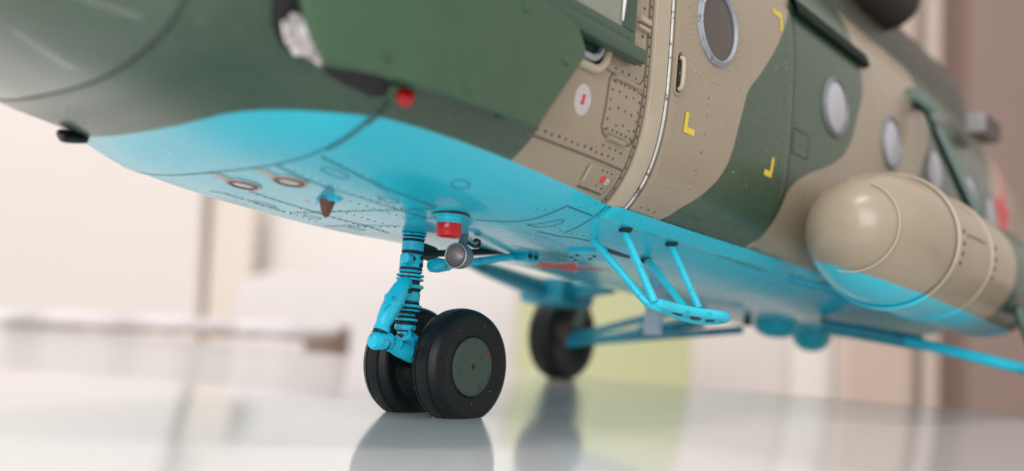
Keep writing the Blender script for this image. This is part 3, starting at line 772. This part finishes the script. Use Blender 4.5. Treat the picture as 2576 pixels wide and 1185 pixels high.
mk('damper_clamp', G().tube([(-.465, -.06, .590), (-.472, -.06, .578)], .058, 20), 'blue_wash', ng)
mk('damper_foot', G().tube([(-.535, -.06, .44), (-.545, -.06, .415)], .044, 16), 'blue_wash', ng)
mk('damper_pin', G().lathe([(.014, 0), (.012, .006), (0, .008)], (-.41, -.108, .64), (0, -1, 0), 12), 'wash', ng)
mk('front_barrel', G().tube([(-.615, -.07, .362), (-.610, -.07, .362), (-.592, -.07, .363), (-.50, -.07, .370), (-.485, -.07, .371)], [.018, .036, .046, .046, .042], 24), 'blue_wash', ng)
for a, r_ in ((-.470, .044), (-.450, .036), (-.432, .042)): mk('barrel_ring', G().tube([(a, -.06, .36), (a + .013, -.06, .357)], r_, 20), 'blue_wash', ng)
mk('fork_arm', G().tube([(-.48, -.06, .362), (-.40, -.055, .335), (-.30, -.05, .315), (-.15, -.03, .305), (-.018, 0, .30)], [.036, .042, .047, .045, .04], 18), 'blue_wash', ng)
mk('barrel_bolt', G().lathe([(.016, 0), (.014, .006), (0, .008)], (-.515, -.116, .375), (0.1, -1, 0.1), 12), 'blue_wash', ng)
mk('axle', G().tube([(-.036, -.14, .275), (-.036, .16, .275)], .035, 16), 'hub', ng)
for w_, r_ in ((.925, .0605), (.862, .061), (.770, .0645), (.656, .066), (.586, .066), (.534, .050), (.508, .052), (.474, .058), (.436, .05)):
    mk('wash_ring', G().lathe([(r_ - .004, -.006), (r_ - .001, -.003), (r_ - .001, .003), (r_ - .004, .006)], (su, 0, w_), (0, 0, 1), 28), 'wash', ng)
for w_ in (.83, .79): mk('bolt', G().lathe([(.013, 0), (.012, .006), (0, .008)], (su + .01, -.063, w_), (0, -1, 0), 10), 'wash', ng)
for a in (-.525,): mk('wash_ring', G().tube([(a, -.07, .364), (a + .006, -.07, .364)], .0467, 20), 'wash', ng)
mk('wash_ring', G().tube([(-.545, -.06, .417), (-.548, -.06, .406)], .040, 16), 'wash', ng)
mk('wash_ring', G().tube([(-.424, -.058, .355), (-.415, -.058, .352)], .0425, 18), 'wash', ng)
# drag brace to the belly bracket
mk('drag_brace', G().tube([(-.19, -.09, .808), (-.10, -.10, .820), (.50, -.05, .952)], [.034, .022, .022], 14), 'blue_wash', ng)
mk('drag_brace', G().tube([(-.25, .0, .86), (.50, .02, .985)], .020, 14), 'wash', ng)
mk('brace_end', G().tube([(-.245, -.085, .795), (-.20, -.09, .806), (-.12, -.10, .815)], [.034, .042, .030], 16), 'blue_wash', ng)
mk('brace_lug', G().tube([(-.24, .03, .89), (-.10, .05, .88)], .045, 14), 'wash', ng)
bk = G(); bk.box((.56, -.10, .955), (.075, .05, .032)); bko = mk('brace_bracket', bk, 'blue_wash', heli, bevel=.016)
for u in (.53, .585): mk('bolt', G().lathe([(.016, 0), (.014, .008), (0, .010)], (u, -.150, .955), (0, -1, 0), 12), 'wash', bko)

# ---- wheels
def wheel(u, v, w, R_, W_, hubr, flat, parent, outer=-1, hubm='hub'):
    """tyre with a flattened foot; outer = side of the hub cap"""
    h = W_/2
    prof = [(hubr*.98, -h*.80), (hubr*1.02, -h*.86), (hubr*1.12, -h*.90), (R_*.70, -h*.965), (R_*.715, -h*.985), (R_*.735, -h*.975), (R_*.80, -h*1.0), (R_*.88, -h*.97), (R_*.93, -h*.86), (R_*.965, -h*.62), (R_*.980, -h*.52),
            (R_*.955, -h*.47), (R_*.957, -h*.42), (R_*.990, -h*.36), (R_, 0), (R_*.990, h*.36), (R_*.957, h*.42), (R_*.955, h*.47), (R_*.980, h*.52), (R_*.965, h*.62), (R_*.93, h*.86), (R_*.88, h*.97), (R_*.80, h*1.0),
            (R_*.735, h*.975), (R_*.715, h*.985), (R_*.70, h*.965), (hubr*1.12, h*.90), (hubr*1.02, h*.86), (hubr*.98, h*.80)]
    g = G().lathe(prof, (u, v, w), (0, 1, 0), 72)
    c, s_ = math.cos(PITCH), math.sin(PITCH); nv = []
    for x, y, z in g.v:                               # flatten against the table
        X_, Z_ = x*c + z*s_, -x*s_ + z*c
        Z_ = max(Z_, flat)
        nv.append((X_*c - Z_*s_, y, X_*s_ + Z_*c))
    g.v = nv
    t = mk('wheel', g, 'tyre', parent, angle=50)
    hc = [(hubr*1.0, h*.78), (hubr*.985, h*.92), (hubr*.93, h*.95), (hubr*.80, h*.96), (hubr*.74, h*.945), (hubr*.50, h*.965), (hubr*.46, h*.955), (hubr*.20, h*.968), (hubr*.10, h*.97), (hubr*.08, h*.93), (0, h*.92)]
    hub = mk('hub_cap', G().lathe(hc, (u, v, w), (0, outer, 0), 48), hubm, t)
    mk('inner_rim', G().lathe([(hubr*1.0, h*.78), (hubr*.8, h*.55), (hubr*.3, h*.5), (0, h*.5)], (u, v, w), (0, -outer, 0), 36), 'black', t)  # black face carries the shade seen on the far main wheel
    mk('axle_hole', G().lathe([(hubr*.088, h*.968), (hubr*.05, h*.972), (0, h*.972)], (u, v, w), (0, outer, 0), 16), 'wash', t)
    return t
wz = .274
wu = wz*math.sin(PITCH)*-1 - 0.0
w1 = wheel(-.036, -.175, wz, .314, .195, .160, 0.001, heli)
p = V((-.036 + .112, -.175 - .0945, wz + .082))
mk('red_mark', G().lathe([(.013, 0), (.012, .001), (0, .0012)], p, (0, -1, 0), 12), 'dull_red', w1)
w2 = wheel(-.036, .195, wz, .314, .195, .160, 0.001, heli, 1)

# ---- boarding step
st = bpy.data.objects.new('boarding_step', None); COL.objects.link(st); st.parent = heli
mk('strut', G().tube(smooth_path([B(.38, -.695, -.01), (.435, -.90, .815), (.455, -.995, .715), (.475, -1.035, .682), (.53, -1.06, .668)], 6), .0215, 14), 'blue_step', st)
mk('strut', G().tube([B(.44, -.855, -.01), (.45, -1.075, .695)], .0215, 14), 'blue_step', st)
mk('strut', G().tube([B(1.06, -.62, -.01), (.97, -.96, .72)], .0205, 14), 'blue_step', st)
mk('strut', G().tube([B(.963, -.843, -.01), (.955, -1.065, .712)], .0205, 14), 'blue_step', st)
for u, v in ((.44, -.865), (.963, -.85), (1.06, -.615)):
    p = B(u, v); mk('socket', G().lathe([(.044, -.01), (.040, .012), (.026, .022)], p, V((0, 0, -1)), 14), 'wash', st)
pl_o = [(.50, -1.045), (.62, -1.025), (.80, -1.035), (.93, -1.05), (1.02, -1.08), (1.05, -1.14), (1.04, -1.19), (.98, -1.215), (.90, -1.205), (.78, -1.16), (.62, -1.105), (.52, -1.075)]
WP = lambda u, v=None: .690 - (u - .5)*.045 - (0 if v is None else max(0, min(1, (u - .55)/.3))*(v + 1.2)*.16)
def pathc(pts, n=5):
    p_ = smooth_path([V((a, b_, WP(a, b_))) for a, b_ in pts + [pts[0]]], n); return p_
rim = pathc(pl_o)
mk('step_rim', G().tube(rim, .027, 12, cap=False, sx=1.0), 'blue_step', st)
g = G(); holes = [(.70, -1.075, .05, .018), (.84, -1.11, .05, .026), (.96, -1.135, .035, .026)]
base = [V((a, b_, WP(a))) for a, b_ in pl_o]
bm_pts = fine(pl_o, .04)
n = len(bm_pts); cx, cy = .80, -1.105
ringz = [[(cx + (a - cx)*k, cy + (b_ - cy)*k, WP(cx + (a-cx)*k, cy + (b_-cy)*k) + dz) for a, b_ in bm_pts] for k, dz in ((.97, .004), (.97, -.016), (.7, -.016), (.35, -.016))]
g.grid(ringz, True); g.v.append((cx, cy, WP(cx, cy) - .016)); o_ = len(g.v) - 1
for k in range(n): g.f.append((o_ - n + k, o_ - n + (k+1) % n, o_))
for hx, hy, ha, hb in holes:
    mk('tread_hole', G().add([(a, b_, WP(a, b_) - .0195) for a, b_ in ell(hx, hy, ha, hb, 16)], [tuple(range(16))]), 'wash', st)
mk('tread', g, 'blue_step', st)

# ---- external tanks
def tank(side):
    v0 = 1.615*side; du = 0 if side < 0 else .35; zc = 1.305 if side < 0 else 1.40
    prof = []
    for k in range(15):
        a = k/14*math.pi/2; prof.append((.425*math.sin(a)**.76 if k else 0, 1.64 + .74*(1 - math.cos(a)**1.12)))
    prof += [(.432, 2.42), (.437, 4.55), (.44, 4.70), (.40, 4.90), (.30, 5.08), (.15, 5.18), (0, 5.2)]
    t = mk('fuel_tank', G().lathe(prof, (du, v0, zc), (1, 0, 0), 72, sx=1.04, ref=(0, 0, 1)), 'camo_tank', heli, ('tan' if side < 0 else 'far side') + ' external fuel tank with turquoise underside')
    for u, r_, wd in ((2.395, .450, .08), (3.14, .449, .055), (4.5, .447, .05)):
        mk('tank_strap', G().lathe([(.43, u - wd/2), (r_, u - wd/2 + .004), (r_, u + wd/2 - .004), (.43, u + wd/2)], (du, v0, zc), (1, 0, 0), 72, sx=1.04, ref=(0, 0, 1)), 'camo_tank', t)
    mk('weld_seam', G().tube([V((1.765 + du, v0 + side*.290*math.cos(R(a)), zc + .280*math.sin(R(a)))) for a in range(-105, 75, 6)], .005, 6), 'tan_pale', t)
    if side < 0:
        for u in (2.425, 3.17):
            for a in (8, -2, -10, -18, 150, 163):
                y, z = math.cos(R(a))*.458, math.sin(R(a))*.440
                mk('buckle', G().lathe([(.016, -.01), (.016, .012), (.008, .016), (0, .017)], (u, v0 + y*side, zc + z), (.3, side*math.cos(R(a)), math.sin(R(a))), 8), 'rivet_dark', t)
        lg = G().tube([(2.55, v0 - .450, 1.37), (2.8, v0 - .450, 1.38), (2.98, v0 - .450, 1.375)], .006, 6); mk('seam', lg, 'tan', t)
    for u in (2.35, 3.0, 4.2):
        mk('tank_mount', G().tube([(u, side*.96, 1.06), (u + .03, side*1.14, 1.01), (u + .05, side*1.34, 1.00)], .026, 10), 'shaded_blue', heli)
    return t
tank(-1)

# ---- main gear, both sides
def main_gear(side):
    g_ = bpy.data.objects.new('main_gear', None); COL.objects.link(g_); g_.parent = heli
    hub = V((4.227, side*2.10, .685))
    mk('axle_strut', G().tube([(4.10, side*.62, .86) if side > 0 else (4.10, -1.20, .775), hub + V((-.12, 0, -.09))], .044, 14), 'blue_step' if side < 0 else 'shaded_blue', g_)
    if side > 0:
        mk('axle_strut', G().tube([(3.87, .12, .79), hub + V((-.1, -.02, -.08))], .034, 12), 'shaded_blue', g_)
        mk('axle_strut', G().tube([(2.95, .25, .86), hub + V((-.1, -.02, -.02))], .036, 12), 'shaded_blue', g_)
    mk('axle_strut', G().tube([(3.95, side*.55, .86), (4.15, side*1.30, .76)], .06, 12), 'shaded_blue', g_)
    top = V((4.241, side*1.24, 2.735)); d = hub + V((0, side*.02, .05)) - top
    mk('shock_strut', G().tube([top, top + d*.10, top + d*.12, top + d*.50, top + d*.52, top + d*.80, top + d*.98], [.03, .034, .050, .052, .040, .040, .06], 16), 'teal', g_)
    mk('strut_bracket', G().tube([P(4.15, 2.80, -.03, side), P(4.2, 2.75, .05, side), P(4.26, 2.66, .14, side)], [.09, .08, .05], 14), 'teal', g_)
    mk('strut_shadow_line', G().tube(smooth_path([P(4.10, 2.72, .04, side), top + d*.06 + V((-.09, 0, 0)), top + d*.16 + V((-.09, 0, 0)), top + d*.34 + V((-.07, 0, 0)), top + d*.55 + V((-.06, 0, 0))], 5), .020, 8), 'shaded_green', g_)  # added dark tube painting the shadow line beside the strut
    wheel(4.227, side*2.27, .672, .445, .28, .20, .001, heli, side, 'black' if side > 0 else 'hub')  # far hub cap made black to carry the shade on that wheel
main_gear(1); main_gear(-1)
# starboard fairing seen under the belly
mk('pylon', G().tube([(1.72, 1.58, 1.135), (1.9, 1.61, 1.125), (2.3, 1.68, 1.105), (2.8, 1.76, 1.075), (3.4, 1.84, 1.04)], [.01, .035, .065, .085, .10], 16), 'shaded_blue', heli)
g = G(); g.box((3.45, 1.80, 1.035), (.27, .26, .125)); mk('wheel_fairing', g, 'shaded_blue', heli, bevel=.08)
mk('fairing_arm', G().tube([(3.3, 1.1, 1.10), (3.45, 1.75, 1.04)], .08, 12), 'shaded_blue', heli)

# ---- engine cowling, exhaust, dispenser, red stars, belly domes
def cowl(u):
    t = (u - .3)/7.6; k = math.sin(min(1, max(0, (u - .3)/1.2))*math.pi/2)*math.cos(max(0, (u - 6.4)/2.0)*math.pi/2)**.6 if u < 8.3 else .02
    out = []
    for i in range(40):
        a = math.pi*i/39; c, s_ = math.cos(a), math.sin(a)
        out.append(V((u, .86*k*math.copysign(abs(c)**.75, c), 3.20 + .80*k*abs(s_)**.75)))
    return out
g = G().grid([cowl(u) for u in np.linspace(.32, 8.2, 50)]); mk('engine_cowling', g, 'olive', heli)
mk('exhaust_pipe', G().tube(smooth_path([(3.0, -.40, 3.74), (3.5, -.72, 3.76), (3.9, -.82, 3.77), (4.45, -.84, 3.78)], 5), [.26]*5 + [.27]*5 + [.28]*6, 24, cap=False), 'soot', heli)
g = G().grid([[P(u, 3.36 + .02*k, .02 + .03*k) for k in range(4)] for u in np.linspace(2.6, 7.2, 30)]); mk('roof_gutter', g, 'soot', heli)
ds = bpy.data.objects.new('flare_dispenser', None); COL.objects.link(ds); ds.parent = heli
g = G(); g.box((5.98, -1.24, 2.95), (.26, .09, .095)); mk('dispenser_box', g, 'grey', ds, bevel=.02)
for k in range(3):
    g = G(); g.box((5.98, -1.336, 2.89 + .06*k), (.25, .008, .009)); mk('dispenser_rib', g, 'rivet_dark', ds)
def star(c, ax_u, ax_v, n, r_, parent, f=None):
    def poly(k):
        return [(math.cos(R(90 + 36*i))*r_*k*(1 if i % 2 == 0 else .40), math.sin(R(90 + 36*i))*r_*k*(1 if i % 2 == 0 else .40)) for i in range(10)]
    for k, m, off in ((1.22, 'pinkish', .004), (1.0, 'red_paint', .008)):
        pts = fine(poly(k), .04)
        mk('red_star' if m == 'red_paint' else 'star_outline', G().shell([(c[0] + a, c[1] + b_) for a, b_ in pts], f, off, 5, low=0, bev=.002), m, parent)
star((7.35, 2.30), 0, 0, 0, .52, fus, lambda a, b_, off=0: P(a, b_, off))
star((1.10, .03), 0, 0, 0, .26, fus, lambda a, b_, off=0: B(a, b_, off))
mk('belly_dome', G().lathe([(.175, -.08), (.178, .05), (.165, .11), (.13, .165), (.07, .20), (0, .21)], (5.07, 0, .90), (0, 0, -1), 28), 'blue', heli)
mk('belly_dome', G().lathe([(.20, -.08), (.195, .04), (.16, .09), (.08, .12), (0, .125)], (4.30, .0, .885), (0, 0, -1), 28), 'blue', heli)
mk('drain_mast', G().tube([(3.93, .1, .92), (3.94, .1, .83)], .035, 10), 'wash', heli)
M['dust'] = mat('pale_dust', (0.62, 0.62, 0.60), 0.7, bmp=0)
g = G(); rng = random.Random(5)
for _ in range(46):
    u, w = rng.uniform(.8, 3.0), rng.uniform(1.2, 2.5)
    p = P(u, w, .014 if u < 1.745 else 0); g.dome(p, nrm(p), rng.choice((.0022, .003, .003, .004)), .8)
for _ in range(14):
    u, w = rng.uniform(-.5, .3), rng.uniform(1.2, 1.9); p = P(u, w); g.dome(p, nrm(p), rng.uniform(.002, .003), .8)
mk('dust', g, 'dust', heli, kind='stuff')
for wv, wh in ((-.175, w1), (.195, w2)):
    g = G()
    for _ in range(9):
        a = rng.uniform(60, 250); t = rng.uniform(-.07, .07)
        rr_ = .3135 - .012*(abs(t)/.07)**3
        p = V((-.036 + rr_*math.cos(R(a)), wv + t, wz + rr_*math.sin(R(a))))
        if p.z > .03: g.dome(p, V((math.cos(R(a)), 0, math.sin(R(a)))), rng.uniform(.0014, .0022), .7)
    for _ in range(6):
        a = rng.uniform(0, 360); rr_ = rng.uniform(.19, .25)
        p = V((-.036 + rr_*math.cos(R(a)), wv - .096, wz + rr_*math.sin(R(a))))
        if p.z > .05 and wv < 0: g.dome(p, V((0, -1, 0)), rng.uniform(.0014, .0022), .7)
    mk('dust', g, 'dust', wh, kind='stuff')
